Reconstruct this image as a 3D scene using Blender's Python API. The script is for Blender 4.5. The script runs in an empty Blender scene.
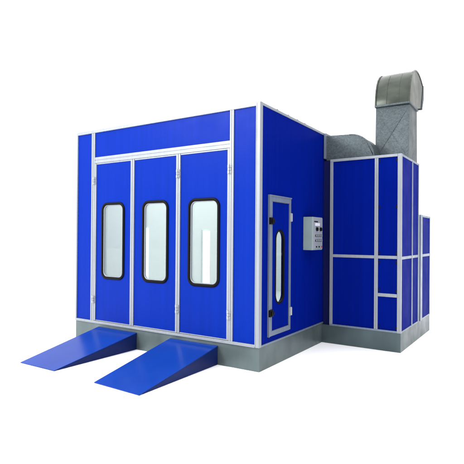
import bpy, bmesh, math, random
from mathutils import Vector, Matrix
random.seed(4)
S = bpy.context.scene
C = S.collection
# ------------------------------------------------------------------ materials
def mat(name, color, rough=.5, metal=0., spec=.5, coat=0.):
    m = bpy.data.materials.new(name); m.use_nodes = True
    b = m.node_tree.nodes['Principled BSDF']
    b.inputs['Base Color'].default_value = (*color, 1)
    b.inputs['Roughness'].default_value = rough
    b.inputs['Metallic'].default_value = metal
    b.inputs['Specular IOR Level'].default_value = spec
    b.inputs['Coat Weight'].default_value = coat
    return m
def nd(m, t, **kw):
    n = m.node_tree.nodes.new(t)
    for k, v in kw.items(): setattr(n, k, v)
    return n
def vary(m, scale, amount, rscale=None, ramount=.0, bump=0., bscale=(40, 40, 1), detail=4, vor=False):
    """object-space colour variation, roughness variation, bump"""
    nt = m.node_tree; b = nt.nodes['Principled BSDF']; L = nt.links.new
    tc = nd(m, 'ShaderNodeTexCoord'); mp = nd(m, 'ShaderNodeMapping'); mp.inputs['Scale'].default_value = scale
    L(tc.outputs['Object'], mp.inputs['Vector'])
    if vor:
        n = nd(m, 'ShaderNodeTexVoronoi'); n.inputs['Scale'].default_value = 1
        sp = nd(m, 'ShaderNodeSeparateColor'); L(mp.outputs[0], n.inputs['Vector']); L(n.outputs['Color'], sp.inputs[0]); out = sp.outputs[0]
    else:
        n = nd(m, 'ShaderNodeTexNoise'); n.inputs['Scale'].default_value = 1; n.inputs['Detail'].default_value = detail
        L(mp.outputs[0], n.inputs['Vector']); out = n.outputs['Fac']
    c = b.inputs['Base Color'].default_value[:3]
    mx = nd(m, 'ShaderNodeMix', data_type='RGBA')
    mx.inputs[6].default_value = (*[x*(1-amount) for x in c], 1); mx.inputs[7].default_value = (*[min(1, x*(1+amount)) for x in c], 1)
    mr0 = nd(m, 'ShaderNodeMapRange')
    mr0.inputs['From Min'].default_value = .0 if vor else .3; mr0.inputs['From Max'].default_value = 1. if vor else .7
    L(out, mr0.inputs['Value'])
    L(mr0.outputs[0], mx.inputs[0]); L(mx.outputs[2], b.inputs['Base Color'])
    if ramount:
        r = b.inputs['Roughness'].default_value
        n2 = nd(m, 'ShaderNodeTexNoise'); n2.inputs['Scale'].default_value = rscale; n2.inputs['Detail'].default_value = 6
        L(tc.outputs['Object'], n2.inputs['Vector'])
        mr = nd(m, 'ShaderNodeMapRange'); mr.inputs['From Min'].default_value = .3; mr.inputs['From Max'].default_value = .7
        mr.inputs['To Min'].default_value = r-ramount; mr.inputs['To Max'].default_value = r+ramount
        L(n2.outputs['Fac'], mr.inputs['Value']); L(mr.outputs[0], b.inputs['Roughness'])
    if bump:
        mp3 = nd(m, 'ShaderNodeMapping'); mp3.inputs['Scale'].default_value = bscale; L(tc.outputs['Object'], mp3.inputs['Vector'])
        n3 = nd(m, 'ShaderNodeTexNoise'); n3.inputs['Scale'].default_value = 1; n3.inputs['Detail'].default_value = 3
        L(mp3.outputs[0], n3.inputs['Vector'])
        bp = nd(m, 'ShaderNodeBump'); bp.inputs['Strength'].default_value = bump; bp.inputs['Distance'].default_value = .01
        L(n3.outputs['Fac'], bp.inputs['Height']); L(bp.outputs[0], b.inputs['Normal'])
    return m
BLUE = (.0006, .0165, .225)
M = {}
M['blue'] = vary(mat('blue_panel_paint', BLUE, .36, 0, .04), (14, 14, .35), .06, 3, .06, .16, (1.1, 1.1, .9))
M['blue_shaded'] = vary(mat('shaded_blue_paint', (.0006, .0068, .155), .42, 0, .004), (14, 14, .35), .09, 3, .06, .16, (1.6, 1.6, 1.2))  # darker copy of the panel blue: shade on side walls and cabinets painted in
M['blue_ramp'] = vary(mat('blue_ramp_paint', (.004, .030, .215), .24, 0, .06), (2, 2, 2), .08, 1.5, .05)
M['ramp_side'] = vary(mat('shaded_blue_ramp_side', (.0045, .012, .075), .4, 0, .08), (4, 4, 4), .15)  # darker than the deck: shade on the ramp sides is put into the colour
M['joint_shade'] = mat('shaded_joint_paint', (.006, .008, .06), .5, 0, .05)  # shade of the recessed gap beside the booth, painted as a dark colour
M['alu'] = vary(mat('white_aluminium', (.235, .255, .285), .42, .25, .3), (30, 30, 1.5), .06, 6, .08)
M['alu_dull'] = vary(mat('dull_aluminium', (.15, .185, .245), .38, .4, .3), (30, 30, 1.5), .10, 6, .08)
M['galv'] = vary(mat('galvanised_sheet', (.096, .124, .128), .36, .45, .2), (2.5, 2.5, 1.2), .22, 4, .08, .10, (1.6, 1.6, 1.2))
M['galv_shaded'] = vary(mat('shaded_galvanised_sheet', (.066, .092, .100), .36, .45, .2), (2.5, 2.5, 1.2), .22, 4, .08, .10, (1.6, 1.6, 1.2))  # same sheet as the booth plinth, with shade mixed into its colour
M['galv_duct'] = vary(mat('galvanised_duct', (.068, .084, .092), .46, .4, .1), (60, 60, 60), .20, 4, .08, .5, (3, 3, 3), vor=True)
M['hood'] = vary(mat('mottled_hood_sheet', (.044, .051, .043), .36, .55, .3), (3, 3, 7), .35, 3, .08, .5, (2, 3, 5))  # dark green-grey base, mottled by noise
M['rubber'] = mat('black_rubber', (.003, .003, .0035), .45, 0, .06)
M['black'] = mat('black_plastic', (.004, .004, .005), .4, 0, .1)
M['inner'] = mat('white_lining', (.76, .795, .785), .6, 0, .2)
M['grey_box'] = vary(mat('grey_enamel', (.20, .25, .25), .45, 0, .2), (8, 8, 8), .06)
M['steel'] = mat('hinge_steel', (.30, .32, .34), .35, .5)
M['roofm'] = mat('roof_steel', (.3, .34, .38), .5, .4)
m = mat('lamp_diffuser', (1, 1, 1)); b = m.node_tree.nodes['Principled BSDF']
b.inputs['Emission Color'].default_value = (1, 1, .98, 1); b.inputs['Emission Strength'].default_value = .85; M['lamp'] = m
m = bpy.data.materials.new('window_glass'); m.use_nodes = True; nt = m.node_tree; nt.nodes.clear()
o = nt.nodes.new('ShaderNodeOutputMaterial'); g = nt.nodes.new('ShaderNodeBsdfGlossy'); t = nt.nodes.new('ShaderNodeBsdfTransparent')
x = nt.nodes.new('ShaderNodeMixShader'); f = nt.nodes.new('ShaderNodeMath'); f.operation = 'MULTIPLY'; f.inputs[1].default_value = .25; lw = nt.nodes.new('ShaderNodeLayerWeight'); lw.inputs[0].default_value = .3; nt.links.new(lw.outputs['Facing'], f.inputs[0])
g.inputs['Roughness'].default_value = .03; t.inputs['Color'].default_value = (.91, .95, .945, 1)
nt.links.new(f.outputs[0], x.inputs[0]); nt.links.new(t.outputs[0], x.inputs[1]); nt.links.new(g.outputs[0], x.inputs[2]); nt.links.new(x.outputs[0], o.inputs[0]); M['glass'] = m
M['floor'] = mat('white_studio_floor', (.97, .97, .97), .8, 0, .1)
# ------------------------------------------------------------------ mesh helpers
def nb(): return bmesh.new()
def hexa(bm, P):
    v = [bm.verts.new(p) for p in P]     # 0-3 bottom ccw, 4-7 top ccw
    for q in ((3,2,1,0),(4,5,6,7),(0,1,5,4),(1,2,6,5),(2,3,7,6),(3,0,4,7)): bm.faces.new([v[i] for i in q])
def box(bm, x0, x1, y0, y1, z0, z1):
    if x0 > x1: x0, x1 = x1, x0
    if y0 > y1: y0, y1 = y1, y0
    if z0 > z1: z0, z1 = z1, z0
    hexa(bm, [(x0,y0,z0),(x1,y0,z0),(x1,y1,z0),(x0,y1,z0),(x0,y0,z1),(x1,y0,z1),(x1,y1,z1),(x0,y1,z1)])
def cyl(bm, c, ax, r, h, n=20):
    m = Vector((0,0,1)).rotation_difference(Vector(ax)).to_matrix().to_4x4(); m.translation = Vector(c)
    bmesh.ops.create_cone(bm, cap_ends=True, segments=n, radius1=r, radius2=r, depth=h, matrix=m)
def rrect(w, h, r, n=8):
    """closed loop, centre origin, ccw, returns [(x,z,corner)]"""
    out = []
    for k, (sx, sz) in enumerate(((1,1),(-1,1),(-1,-1),(1,-1))):
        cx, cz = sx*(w/2-r), sz*(h/2-r)
        for i in range(n+1):
            a = math.pi/2*(k+i/n); out.append((cx+r*math.cos(a), cz+r*math.sin(a), k))
    return out
def holed(bm, x0, x1, z0, z1, cx, cz, w, h, r, t, fix):
    """plate x0..x1,z0..z1 thickness t with a rounded hole; fix maps (x, depth, z) to world"""
    lp = rrect(w, h, r); n = len(lp)
    for d, rev in ((0, 1), (t, 0)):
        inn = [bm.verts.new(fix(cx+a, d, cz+b)) for a, b, k in lp]
        cor = [bm.verts.new(fix(*p)) for p in ((x1,d,z1),(x0,d,z1),(x0,d,z0),(x1,d,z0))]
        for i in range(n):
            j = (i+1) % n; k, k2 = lp[i][2], lp[j][2]
            bm.faces.new([inn[i], inn[j], cor[k]] if k == k2 else [inn[i], inn[j], cor[k2], cor[k]])
        if d == 0: i0, c0 = inn, cor
        else:
            for i in range(n): bm.faces.new([i0[i], i0[(i+1)%n], inn[(i+1)%n], inn[i]])
            for i in range(4): bm.faces.new([c0[i], c0[(i+1)%4], cor[(i+1)%4], cor[i]])
    bmesh.ops.recalc_face_normals(bm, faces=bm.faces)
def seal(bm, cx, cz, w, h, r, band, d0, d1, fix):
    """rubber gasket ring with a rounded section; w,h outer"""
    prof = [(0, d0), (0, d1*.6), (band*.2, d1*.95), (band*.5, d1), (band*.8, d1*.9), (band, d1*.5), (band, d0)]
    rings = []
    for ins, d in prof:
        lp = rrect(w-2*ins, h-2*ins, max(r-ins, .01)); rings.append([bm.verts.new(fix(cx+a, d, cz+b)) for a, b, k in lp])
    n = len(rings[0])
    for a in range(len(prof)):
        A, B = rings[a], rings[(a+1) % len(prof)]
        for i in range(n): bm.faces.new([A[i], A[(i+1)%n], B[(i+1)%n], B[i]])
    bmesh.ops.recalc_face_normals(bm, faces=bm.faces)
def pane(bm, cx, cz, w, h, r, d, fix):
    lp = rrect(w, h, r)
    a = [bm.verts.new(fix(cx+p, d, cz+q)) for p, q, k in lp]; b = [bm.verts.new(fix(cx+p, d+.004, cz+q)) for p, q, k in lp]
    bm.faces.new(a); bm.faces.new(b[::-1]); n = len(a)
    for i in range(n): bm.faces.new([a[i], a[(i+1)%n], b[(i+1)%n], b[i]])
    bmesh.ops.recalc_face_normals(bm, faces=bm.faces)
def obj(name, bm, m, parent=None, bevel=.002, smooth=False):
    me = bpy.data.meshes.new(name); bmesh.ops.recalc_face_normals(bm, faces=bm.faces); bm.to_mesh(me); bm.free()
    o = bpy.data.objects.new(name, me); C.objects.link(o); me.materials.append(m)
    if parent:
        o.parent = parent; o.matrix_parent_inverse = PI_OF(parent)
    if smooth:
        for p in me.polygons: p.use_smooth = True
    if bevel:
        b = o.modifiers.new('bevel', 'BEVEL'); b.width = bevel; b.segments = 2; b.limit_method = 'ANGLE'; b.angle_limit = math.radians(40)
        b.harden_normals = False
    return o
def world(o):
    m = Matrix.LocRotScale(o.location, o.rotation_euler, o.scale)
    return m if not o.parent else world(o.parent) @ o.matrix_parent_inverse @ m
def PI_OF(p): return world(p).inverted()      # children are modelled in world coordinates
def thing(name, label, cat, loc=(0,0,0), group=None):
    o = bpy.data.objects.new(name, None); C.objects.link(o); o.location = loc; o.empty_display_size = .2
    return tag(o, label, cat, group)
def tag(o, label, cat, group=None):
    o['label'] = label; o['category'] = cat
    if group: o['group'] = group
    return o
def part(name, boxes, m, parent, bevel=.002):
    bm = nb()
    for b in boxes: box(bm, *b)
    return obj(name, bm, m, parent, bevel)
F = lambda x, d, z: (x, d, z)           # front plane, depth d into booth
# ------------------------------------------------------------------ setting
o = part('floor', [(-60, 60, -40, 90, -.05, 0)], M['floor'], None, 0); o['kind'] = 'structure'
# ------------------------------------------------------------------ spray booth
W, H, HB, D, DB = 3.479, 3.40, .308, 2.07, 5.6
B = thing('spray_booth', 'large blue spray booth with three windowed front doors in silver frames on grey base', 'spray booth', (-W/2, DB/2, 0))
part('base_plinth', [(-W-.004, .004, -.004, DB, 0, HB)], M['galv'], B)
part('base_seam', [(-.10, .0075, 1.93-.1, 1.936, .012, HB-.01)], M['galv'], B, 0)
# front fixed panels (0..0.05 deep)
part('front_panel', [(-W+.006, -3.045, 0, .05, HB, H-.004)], M['blue'], B, 0)
part('front_panel', [(-.45, -.006, 0, .05, HB, H-.004)], M['blue'], B, 0)
part('header_panel', [(-3.045, -.45, 0, .05, 2.915, H-.004)], M['blue'], B, 0)
# frames: a member = backing + two lips leaving a shadow groove
def vpost(L, x0, x1, z0, z1, y=-.018):
    w = x1-x0; g = .16
    L += [(x0, x1, y+.006, .01, z0, z1), (x0, x0+w*(.5-g/2), y, y+.006, z0, z1), (x1-w*(.5-g/2), x1, y, y+.006, z0, z1)]
def hrail(L, x0, x1, z0, z1, y=-.014):
    w = z1-z0; g = .10
    L += [(x0, x1, y+.006, .01, z0, z1), (x0, x1, y, y+.006, z0, z0+w*(.5-g/2)), (x0, x1, y, y+.006, z1-w*(.5-g/2), z1)]
L = []; vpost(L, -3.118, -3.045, HB+.001, H-.003); part('post', L, M['alu'], B, .0015)
L = []; vpost(L, -.45, -.392, HB+.001, H-.003); part('post', L, M['alu'], B, .0015)
part('corner_post', [(-.052, .010, -.022, .040, HB-.002, H+.008), (-.054, -.042, -.027, -.022, HB+.004, H-.002), (-.006, .008, -.027, -.022, HB+.004, H-.002)], M['alu'], B, .003)
part('corner_post', [(-W-.010, -W+.022, -.020, .05, HB-.002, H+.006)], M['alu'], B, .003)
L = []; hrail(L, -3.045, -.45, 2.868, 2.962); part('header_rail', L, M['alu'], B, .0015)
part('top_rail', [(-W+.022, -.052, -.024, .05, H-.042, H+.005)], M['alu'], B, .003)
part('bottom_rail', [(-W+.022, -.052, -.026, -.0005, HB-.001, HB+.032), (-W+.022, -.052, -.034, -.026, HB-.001, HB+.010)], M['alu'], B, .0015)
# three door leaves, each a holed slab with its own stiles
def hinge(name, x, z, parent):
    bm = nb()
    box(bm, x-.030, x+.030, -.026, -.016, z-.058, z-.022); box(bm, x-.030, x+.030, -.026, -.016, z+.022, z+.058); box(bm, x-.026, x+.026, -.026, -.016, z-.018, z+.018)
    for k in (-.040, 0, .040): cyl(bm, (x, -.030, z+k), (0,0,1), .012, .036, 12)
    for sx in (-.02, .02):
        for k in (-.046, .046): cyl(bm, (x+sx, -.028, z+k), (0,1,0), .0045, .005, 8)
    return obj(name, bm, M['steel'], parent, .0008)
doors = [(-3.045, -2.2075, -2.63, .515, 'narrow blue door leaf farthest from the control box', (-3.045,)),
         (-2.2075, -1.3175, -1.753, .518, 'middle blue door leaf', (-1.3175,)),
         (-1.3175, -.45, -.875, .540, 'blue door leaf beside the corner panel', (-.45,))]
for x0, x1, wx, ww, lab, hs in doors:
    bm = nb(); wz, wh = 1.622, 1.215
    holed(bm, x0+.004, x1-.004, HB+.036, 2.866, wx, wz, ww-.045, wh-.045, .105, .05, lambda x, d, z: (x, d+.002, z))
    d = obj('door', bm, M['blue'], B, 0); d['label'] = lab
    s = .036; fr = []
    for a, b2 in ((x0+.0035, x0+s), (x1-s, x1-.0035)): fr.append((a, b2, -.016, .01, HB+.036, 2.864))
    fr += [(x0+s, x1-s, -.008, .012, 2.846, 2.864), (x0+s, x1-s, -.008, .012, HB+.036, HB+.048)]
    part('door_frame', fr, M['alu'], d, .0025)
    bm = nb(); seal(bm, wx, wz, ww-.008, wh-.008, .12, .040, .03, -.018, F); obj('window_seal', bm, M['rubber'], d, 0, True)
    bm = nb(); seal(bm, wx, wz, ww-.084, wh-.084, .085, .012, .029, -.002, F); obj('window_bead', bm, M['alu'], d, 0, True)
    bm = nb(); pane(bm, wx, wz, ww-.06, wh-.06, .1, .030, F); obj('window_pane', bm, M['glass'], d, 0)
    for hx in hs:
        for hz in (2.585, .68): hinge('hinge', hx, hz, d)
# ---- right side wall x=-.05..0 with man door
R = lambda y, d, z: (-d, y, z)          # outward is +x, d goes inward
part('side_wall', [(-.05, 0, .05, .24, HB, H-.004), (-.05, 0, .85, DB-.05, HB, H-.004), (-.05, 0, .24, .85, 2.20, H-.004), (-.05, 0, .24, .85, HB, .44)], M['blue_shaded'], B, 0)
part('side_rail', [(-.05, .009, .040, DB, H-.028, H+.006)], M['alu'], B, .002)
part('side_rail', [(-.02, .014, .040, D+.03, HB-.001, HB+.022)], M['alu_dull'], B, .002)
bm = nb(); holed(bm, .285, .815, .47, 2.165, .545, 1.30, .244, .976, .120, .04, lambda y, d, z: (.003-d, y, z))
sd = obj('side_door', bm, M['blue_shaded'], B, 0); sd['label'] = 'narrow blue side door with one tall oval window'
part('door_frame', [(-.03, .022, .212, .276, .405, 2.25), (-.03, .016, .820, .868, .405, 2.25), (-.03, .019, .276, .820, 2.170, 2.25), (-.03, .019, .276, .820, .405, .470),
      (-.02, .030, .209, .224, .402, 2.253), (-.02, .027, .224, .872, 2.238, 2.254), (.004, .026, .276, .290, .474, 2.166)], M['alu_dull'], sd, .002)
bm = nb(); seal(bm, .545, 1.30, .278, 1.01, .137, .026, .02, -.014, R); obj('window_seal', bm, M['rubber'], sd, 0, True)
bm = nb(); pane(bm, .545, 1.30, .236, .968, .116, .004, R); obj('window_pane', bm, M['glass'], sd, 0)
for z in (1.91, .71):
    bm = nb(); box(bm, .020, .048, .205, .300, z-.045, z+.045); box(bm, .048, .066, .225, .255, z-.028, z+.028); cyl(bm, (.055, .275, z), (1,0,0), .018, .03, 14)
    obj('door_latch', bm, M['black'], sd, .003)
for z in (1.98, .66):
    bm = nb(); box(bm, .014, .026, .825, .885, z-.06, z+.06); cyl(bm, (.028, .868, z), (0,0,1), .010, .11, 12); obj('hinge', bm, M['steel'], sd, .002)
# other walls, roof, lining
part('side_wall', [(-W, -W+.05, .05, DB-.05, HB, H-.004)], M['blue_shaded'], B, 0)
part('back_wall', [(-W, 0, DB-.05, DB, HB, H-.004)], M['blue_shaded'], B, 0)
part('roof', [(-W+.004, -.004, .05, DB-.002, H-.003, H+.003)], M['roofm'], B, 0)
part('inner_lining', [(-W+.052, -W+.07, .07, DB-.07, HB+.02, H-.05), (-.07, -.052, .95, DB-.07, HB+.02, H-.05),
     (-W+.07, -.07, DB-.08, DB-.06, HB+.02, H-.05), (-W+.052, -.052, .06, DB-.06, H-.05, H-.03), (-W+.052, -.052, .06, DB-.06, HB+.002, HB+.02)], M['inner'], B, 0)
for y0, z0, z1, w in ((3.53, .60, 1.83, .24), (1.56, .60, 1.86, .10)):
    lf = part('light_fixture', [(-W+.07, -W+.10, y0-w/2-.03, y0+w/2+.03, z0-.03, z1+.03)], M['inner'], B, .004)
    part('light_tube', [(-W+.10, -W+.112, y0-w/2, y0+w/2, z0, z1)], M['lamp'], lf, .003)
for y in (.5, .84, 1.14, 1.40):
    bm = nb(); cyl(bm, (-.03, y, H+.012), (0,0,1), .022, .016, 12); cyl(bm, (-.03, y, H+.024), (0,0,1), .012, .012, 6); obj('roof_bolt', bm, M['black'], B, .001)
# ------------------------------------------------------------------ control box on the side wall
cb = thing('control_box', 'small grey control box with black dials and switches on the blue side wall', 'control box', (.08, 1.505, 1.51))
part('housing', [(.0, .150, 1.312, 1.70, 1.512, 2.006)], M['grey_box'], cb, .008)
M['plate'] = mat('pale_grey_plate', (.26, .28, .31), .35, .2, .4)
part('front_plate', [(.150, .156, 1.325, 1.688, 1.526, 1.994)], M['plate'], cb, .003)
X = .156
for z0, z1, y0, y1 in ((1.93, 1.945, 1.36, 1.50), ):
    part('nameplate', [(X, X+.004, y0, y1, z0, z1)], M['black'], cb, .001)
bm = nb(); box(bm, X, X+.010, 1.40, 1.56, 1.872, 1.918); obj('meter', bm, mat('meter_face', (.55, .57, .62), .2), cb, .002)
for y in (1.455, 1.60):
    bm = nb(); cyl(bm, (X+.008, y, 1.825), (1,0,0), .030, .016, 24); box(bm, X+.016, X+.03, y-.006, y+.006, 1.802, 1.848); obj('dial', bm, M['black'], cb, .002)
for z, n in ((1.728, 4), (1.655, 4), (1.560, 3)):
    bk = part('switch_strip', [(X, X+.004, 1.40, 1.66, z-.016, z+.014)], M['black'] if z != 1.56 else M['grey_box'], cb, .001)
    for k in range(n):
        bm = nb(); cyl(bm, (X+.012, 1.43+k*.2/(n-1), z), (1,0,0), .011, .018, 14)
        obj('button', bm, [M['steel'], M['black'], mat('red_button', (.30, .02, .02), .4)][(0 if z != 1.56 else 1) if k < n-1 else (2 if z == 1.56 else 0)], bk, .001)
# ------------------------------------------------------------------ ramps
def ramp(label, BL, BR, FL, FR, yl, yr, rh):
    t = thing('access_ramp', label, 'ramp', ((BL+BR)/2, -.7, 0), 'blue wheel ramps in front of the booth')
    e = .012; yb = -.008
    bm = nb()
    hexa(bm, [(FL, yl, .002), (FR, yr, .002), (BR, yb, rh-e), (BL, yb, rh-e), (FL, yl-.002, .010), (FR, yr-.002, .010), (BR, yb, rh), (BL, yb, rh)])
    obj('ramp_deck', bm, M['blue_ramp'], t, .003)
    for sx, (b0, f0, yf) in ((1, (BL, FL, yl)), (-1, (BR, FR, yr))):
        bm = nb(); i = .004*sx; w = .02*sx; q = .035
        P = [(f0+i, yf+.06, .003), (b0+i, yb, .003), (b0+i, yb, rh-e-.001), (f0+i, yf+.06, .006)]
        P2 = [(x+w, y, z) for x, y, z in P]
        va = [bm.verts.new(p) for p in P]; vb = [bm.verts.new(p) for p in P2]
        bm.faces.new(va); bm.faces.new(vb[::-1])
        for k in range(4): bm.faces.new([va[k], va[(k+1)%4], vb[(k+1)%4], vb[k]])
        obj('side_plate', bm, M['ramp_side'], t, 0)['label'] = 'triangular side of the ramp, blue with shade painted in'
    part('back_plate', [(BL+.03, BR-.03, yb-.02, yb, .003, rh-e-.004)], M['blue_ramp'], t, 0)
    return t
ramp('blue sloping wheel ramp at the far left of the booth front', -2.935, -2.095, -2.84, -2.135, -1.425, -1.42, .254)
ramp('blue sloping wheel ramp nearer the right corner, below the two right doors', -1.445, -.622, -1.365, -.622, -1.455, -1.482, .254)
# ------------------------------------------------------------------ fan cabinet (right), slightly turned
UY, UX = -.0136, .098
def turn(t):
    t.location = (UX, D, 0); t.rotation_euler = (0, 0, UY); return t
def lpart(name, boxes, m, parent, bevel=.002):       # modelled in the cabinet's own axes
    o = part(name, boxes, m, None, bevel); o.parent = parent
    if parent.parent is None and parent.type == 'EMPTY': pass
    return o
FC = turn(thing('fan_cabinet', 'tall blue fan cabinet with silver frame beside the booth, under the metal ducts', 'cabinet'))
XU, HU, HU0, DU, DE, HL = 1.140, 2.952, .290, 1.152, 2.114, 2.099
lpart('base_plinth', [(-.095, XU+.004, -.004, DU, 0, HU0)], M['galv_shaded'], FC)
lpart('cabinet_panel', [(.04, XU-.004, 0, .05, HU0, HU-.004)], M['blue_shaded'], FC, 0)
lpart('cabinet_panel', [(XU-.05, XU, .05, DU-.01, HU0, HU-.004)], M['blue_shaded'], FC, 0)
lpart('cabinet_panel', [(.04, .09, .05, DU-.01, HU0, HU-.004)], M['blue_shaded'], FC, 0)
lpart('cabinet_panel', [(.04, XU-.05, DU-.06, DU-.01, HU0, HU-.004)], M['blue_shaded'], FC, 0)
lpart('cabinet_roof', [(.045, XU-.005, .05, DU-.012, HU-.012, HU-.003)], M['roofm'], FC, 0)
lpart('joint_shade_strip', [(-.095, .036, .05, .08, HU0, HU-.002)], M['joint_shade'], FC, 0)
def lv(L, x0, x1, z0, z1, y=-.014):
    vpost(L, x0, x1, z0, z1, y)
L = []; lv(L, .038, .085, HU0, HU-.002, -.018); lpart('post', L, M['alu'], FC, .0015)
L = []; lv(L, .752, .806, HU0, HU-.002, -.018); lpart('post', L, M['alu'], FC, .0015)
lpart('corner_post', [(XU-.048, XU+.010, -.022, .030, HU0-.002, HU+.004)], M['alu'], FC, .004)
lpart('top_rail', [(.038, XU-.048, -.024, .05, HU-.036, HU+.003)], M['alu'], FC, .003)
lpart('bottom_rail', [(.038, XU-.048, -.021, 0, HU0-.001, HU0+.026)], M['alu_dull'], FC, .002)
lpart('middle_rail', [(.085, .752, -.013, .01, 1.388, 1.434), (.806, XU-.048, -.013, .01, 1.388, 1.434)], M['alu'], FC, .003)
lpart('hatch_rail', [(.806, XU-.048, -.014, .01, .815, .865)], M['alu'], FC, .003)
lpart('side_rail', [(XU-.02, XU+.008, .030, DU-.04, 1.380, 1.424)], M['alu_dull'], FC, .003)
lpart('side_rail', [(XU-.02, XU+.009, .030, DU-.002, HU-.030, HU+.002)], M['alu_dull'], FC, .003)
lpart('side_rail', [(XU-.02, XU+.009, .030, DU-.002, HU0-.001, HU0+.020)], M['alu_dull'], FC, .003)
lpart('side_post', [(XU-.02, XU+.011, .665, .715, HU0, HU-.002)], M['alu_dull'], FC, .003)
lpart('side_post', [(XU-.03, XU+.012, DU-.040, DU-.004, HU0, HU+.001)], M['alu_dull'], FC, .003)
for x in (.826, 1.076):
    for z in (2.87, 2.165, 1.47, 1.33, .91, .36):
        bm = nb(); box(bm, x-.008, x+.008, -.008, 0, z-.02, z+.02); o = obj('panel_clip', bm, M['black'], None, .002); o.parent = FC
# ------------------------------------------------------------------ low cabinet behind it
LC = turn(thing('filter_cabinet', 'low blue filter cabinet with grey post, half hidden behind the tall fan cabinet', 'cabinet'))
lpart('base_plinth', [(.05, XU+.004, DU+.004, DE, 0, HU0)], M['galv_shaded'], LC)
lpart('cabinet_panel', [(.09, XU, DU+.02, DE-.004, HU0, HL-.004)], M['blue_shaded'], LC, 0)
lpart('cabinet_post', [(XU-.03, XU+.022, DU+.10, DU+.24, HU0, HL+.006)], M['alu_dull'], LC, .006)
lpart('cabinet_post', [(XU-.03, XU+.012, DU+.006, DU+.045, HU0, HL+.002)], M['alu_dull'], LC, .003)
lpart('cabinet_post', [(XU-.03, XU+.010, DE-.035, DE, HU0, HL+.002)], M['alu_dull'], LC, .003)
lpart('cabinet_rail', [(XU-.03, XU+.009, DU+.045, DE-.035, HL-.030, HL+.003)], M['alu_dull'], LC, .003)
lpart('cabinet_rail', [(XU-.03, XU+.008, DU+.24, DE-.035, 1.378, 1.424)], M['alu_dull'], LC, .003)
lpart('cabinet_rail', [(XU-.03, XU+.008, DU+.24, DE-.035, HU0-.001, HU0+.022)], M['alu_dull'], LC, .003)
# ------------------------------------------------------------------ short connecting duct (booth wall -> cabinet roof)
def extrude(bm, pts, off):
    a = [bm.verts.new(p) for p in pts]; b = [bm.verts.new(Vector(p)+Vector(off)) for p in pts]
    bm.faces.new(a); bm.faces.new(b[::-1]); n = len(a); fs = []
    for i in range(n): fs.append(bm.faces.new([a[i], a[(i+1)%n], b[(i+1)%n], b[i]]))
    return fs
CD = thing('connecting_duct', 'short curved grey metal duct from booth wall down into the fan cabinet roof', 'duct', (.4, 2.35, HU))
ZB = HU+.006
arc = [(.42+.40*math.cos(a), 2.93+.415*math.sin(a)) for a in [math.pi/2*k/14 for k in range(15)]]
pts = [(.045, ZB)] + [(.82, ZB)] + arc + [(.045, 3.362)]
bm = nb(); extrude(bm, [(x, 2.125, z) for x, z in pts], (0, .42, 0)); obj('duct_body', bm, M['galv_duct'], CD, 0)
part('duct_flange', [(.0145, .045, 2.075, 2.60, 2.985, 3.40)], M['alu_dull'], CD, .003)
rim = [(.42+.404*math.cos(a), 2.93+.419*math.sin(a)) for a in [math.pi/2*k/14 for k in range(15)]]
rin = [(.42+.385*math.cos(a), 2.93+.400*math.sin(a)) for a in [math.pi/2*k/14 for k in range(15)]]
for y0, y1 in ((2.117, 2.129), (2.541, 2.553)):
    bm = nb()
    for i in range(14):
        q = [rin[i], rim[i], rim[i+1], rin[i+1]]
        hexa(bm, [(p[0], y0, p[1]) for p in q] + [(p[0], y1, p[1]) for p in q])
    bmesh.ops.remove_doubles(bm, verts=bm.verts, dist=1e-5)
    obj('duct_seam', bm, M['galv_duct'], CD, 0)
# ------------------------------------------------------------------ tall exhaust duct with hood
ED = thing('exhaust_duct', 'tall galvanised exhaust duct with curved hood standing on the fan cabinet roof', 'duct', (.97, 2.85, HU))
x0, x1, ya, yb = .715, 1.236, 2.535, 3.175
bm = nb()
hexa(bm, [(x0,ya,ZB),(x1,ya-.02,ZB),(x1,yb,ZB),(x0,yb,ZB),(x0,ya+.03,3.83),(x1,ya+.04,3.815),(x1,yb-.04,3.86),(x0,yb-.04,3.86)])
obj('duct_shaft', bm, M['galv_duct'], ED, .004)
bm = nb()      # diagonal stiffening creases on the shaft front
for (a, b2) in (((.74, 3.74), (1.20, 3.02)), ((1.20, 3.74), (.74, 3.02))):
    n = 24
    for i in range(n):
        pa = [a[0]+(b2[0]-a[0])*k/n for k in (i, i+1)]; za = [a[1]+(b2[1]-a[1])*k/n for k in (i, i+1)]
        yy = [ya-.0055 + (-.02*(1-t_)+.01*t_)*(x_-x0)/.52 + .03*t_ for x_, z in zip(pa, za) for t_ in ((z-ZB)/(3.82-ZB),)]
        hexa(bm, [(pa[0]-.004, yy[0]+.004, za[0]), (pa[0]+.004, yy[0]+.004, za[0]), (pa[0]+.004, yy[0]+.03, za[0]), (pa[0]-.004, yy[0]+.03, za[0]),
                  (pa[1]-.004, yy[1]+.004, za[1]), (pa[1]+.004, yy[1]+.004, za[1]), (pa[1]+.004, yy[1]+.03, za[1]), (pa[1]-.004, yy[1]+.03, za[1])])
obj('shaft_crease', bm, M['galv_duct'], ED, 0)
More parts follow.
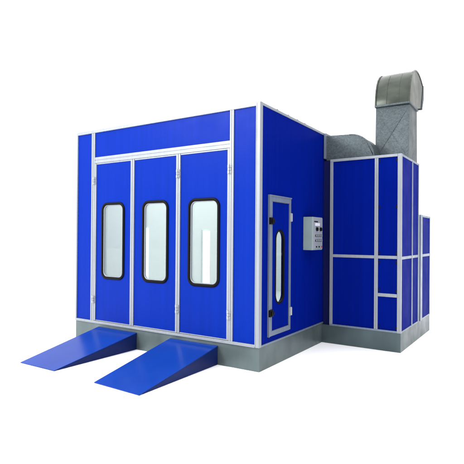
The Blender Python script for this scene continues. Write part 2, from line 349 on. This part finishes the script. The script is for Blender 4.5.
# hood: profile in y,z extruded along x
front = [(2.535, 3.845), (2.548, 3.98), (2.575, 4.10), (2.62, 4.21), (2.685, 4.30), (2.77, 4.375), (2.87, 4.43), (2.99, 4.462), (3.12, 4.470), (3.25, 4.455), (3.39, 4.415), (3.53, 4.35)]
back = [(3.565, 4.16), (3.44, 3.95), (3.36, 3.93), (3.20, 3.90), (3.11, 3.86)]
hx0, hx1 = .712, 1.250
bm = nb(); pts = [(hx0, y, z) for y, z in front+back]; fs = extrude(bm, pts, (hx1-hx0, 0, 0))
for f_ in fs[:len(front)-1]: f_.smooth = True
h = obj('duct_hood', bm, M['hood'], ED, .004)
bm = nb()       # standing seams and rolled rims following the curve
for xs, w, pr in ((hx0+.004, .010, .010), (hx1-.004, .012, .012), (hx0+.18, .003, .004), (hx0+.37, .003, .004)):
    pr_pts = front if w > .008 else front[:6]
    for i in range(len(pr_pts)-1):
        (y0_, z0_), (y1_, z1_) = pr_pts[i], pr_pts[i+1]; cyy, czz = 2.98, 3.95
        def out(y, z, s):
            v = Vector((y-cyy, z-czz)); v.normalize(); return (y+v.x*s, z+v.y*s)
        a, b2, c, d = out(y0_, z0_, -.01), out(y0_, z0_, pr), out(y1_, z1_, pr), out(y1_, z1_, -.01)
        hexa(bm, [(xs-w, *a), (xs-w, *b2), (xs-w, *c), (xs-w, *d), (xs+w, *a), (xs+w, *b2), (xs+w, *c), (xs+w, *d)])
bmesh.ops.remove_doubles(bm, verts=bm.verts, dist=1e-5)
obj('hood_seam', bm, M['hood'], h, 0)
part('hood_flange', [(hx0-.006, hx1+.008, 2.518, 3.15, 3.822, 3.850)], M['galv_duct'], ED, .003)
bm = nb()       # lip around the downturned mouth
hexa(bm, [(hx0-.012, 3.55, 4.37), (hx0-.012, 3.59, 4.15), (hx0-.012, 3.45, 3.92), (hx0-.012, 3.41, 3.95),
          (hx1+.012, 3.55, 4.37), (hx1+.012, 3.59, 4.15), (hx1+.012, 3.45, 3.92), (hx1+.012, 3.41, 3.95)])
obj('mouth_flange', bm, M['galv_duct'], h, .003)
# ------------------------------------------------------------------ lights
w = bpy.data.worlds.new('World'); S.world = w; w.use_nodes = True
bg = w.node_tree.nodes['Background']; bg.inputs['Color'].default_value = (1, 1, 1, 1)
def wn(t, **kw):
    n = w.node_tree.nodes.new(t)
    for k, v in kw.items(): setattr(n, k, v)
    return n
WL = w.node_tree.links.new
tc = wn('ShaderNodeTexCoord'); sx = wn('ShaderNodeSeparateXYZ'); WL(tc.outputs['Generated'], sx.inputs[0])
def ramp_(sock, a, b, lo, hi):
    n = wn('ShaderNodeMapRange', interpolation_type='SMOOTHSTEP'); WL(sock, n.inputs['Value'])
    for k, v in (('From Min', a), ('From Max', b), ('To Min', lo), ('To Max', hi)): n.inputs[k].default_value = v
    return n.outputs[0]
def mth(op, a, b):
    n = wn('ShaderNodeMath', operation=op); WL(a, n.inputs[0])
    if isinstance(b, float): n.inputs[1].default_value = b
    else: WL(b, n.inputs[1])
    return n.outputs[0]
# white studio surround: brighter ceiling, dimmer on the right-hand side of the set
dim = mth('MULTIPLY', ramp_(sx.outputs['X'], .1, .8, 0., -1.35), ramp_(sx.outputs['Z'], .25, .7, 1., 0.))
top = ramp_(sx.outputs['Z'], .35, .85, 1.85, 3.2)
WL(mth('ADD', dim, top), bg.inputs['Strength'])
def area(name, loc, target, sx, sy, power):
    l = bpy.data.lights.new(name, 'AREA'); l.shape = 'RECTANGLE'; l.size = sx; l.size_y = sy; l.energy = power
    o = bpy.data.objects.new(name, l); C.objects.link(o); o.location = loc
    o.rotation_euler = (Vector(target)-Vector(loc)).to_track_quat('-Z', 'Y').to_euler(); return o
area('key_softbox', (-5.5, -7.5, 6.5), (-1.5, 0, 2.6), 3.5, 2.5, 900)
area('booth_lamp', (-W/2, 2.65, H-.08), (-W/2, 2.65, 0), 2.8, 5.0, 92)
# ------------------------------------------------------------------ camera
cd = bpy.data.cameras.new('camera'); cam = bpy.data.objects.new('camera', cd); C.objects.link(cam); S.camera = cam
cd.sensor_width = 36; cd.lens = 468.908/464*36; cd.shift_x = (232-229.538)/464; cd.shift_y = (234.751-232)/464; cd.clip_end = 500; cd.clip_start = .05
r = Vector((0.8384332, 0.5449546, 0.00736479)); u = Vector((-0.00356444, -0.00802996, 0.99996141)); fw = Vector((-0.5449927, 0.8384271, 0.00479013))
mm = Matrix((r, u, -fw)).transposed().to_4x4(); mm.translation = Vector((2.895, -5.1548, 1.6979)); cam.matrix_world = mm
S.view_settings.view_transform = 'Standard'; S.view_settings.look = 'None'; S.view_settings.exposure = 0; S.view_settings.gamma = 1
S.cycles.max_bounces = 8; S.cycles.transparent_max_bounces = 12
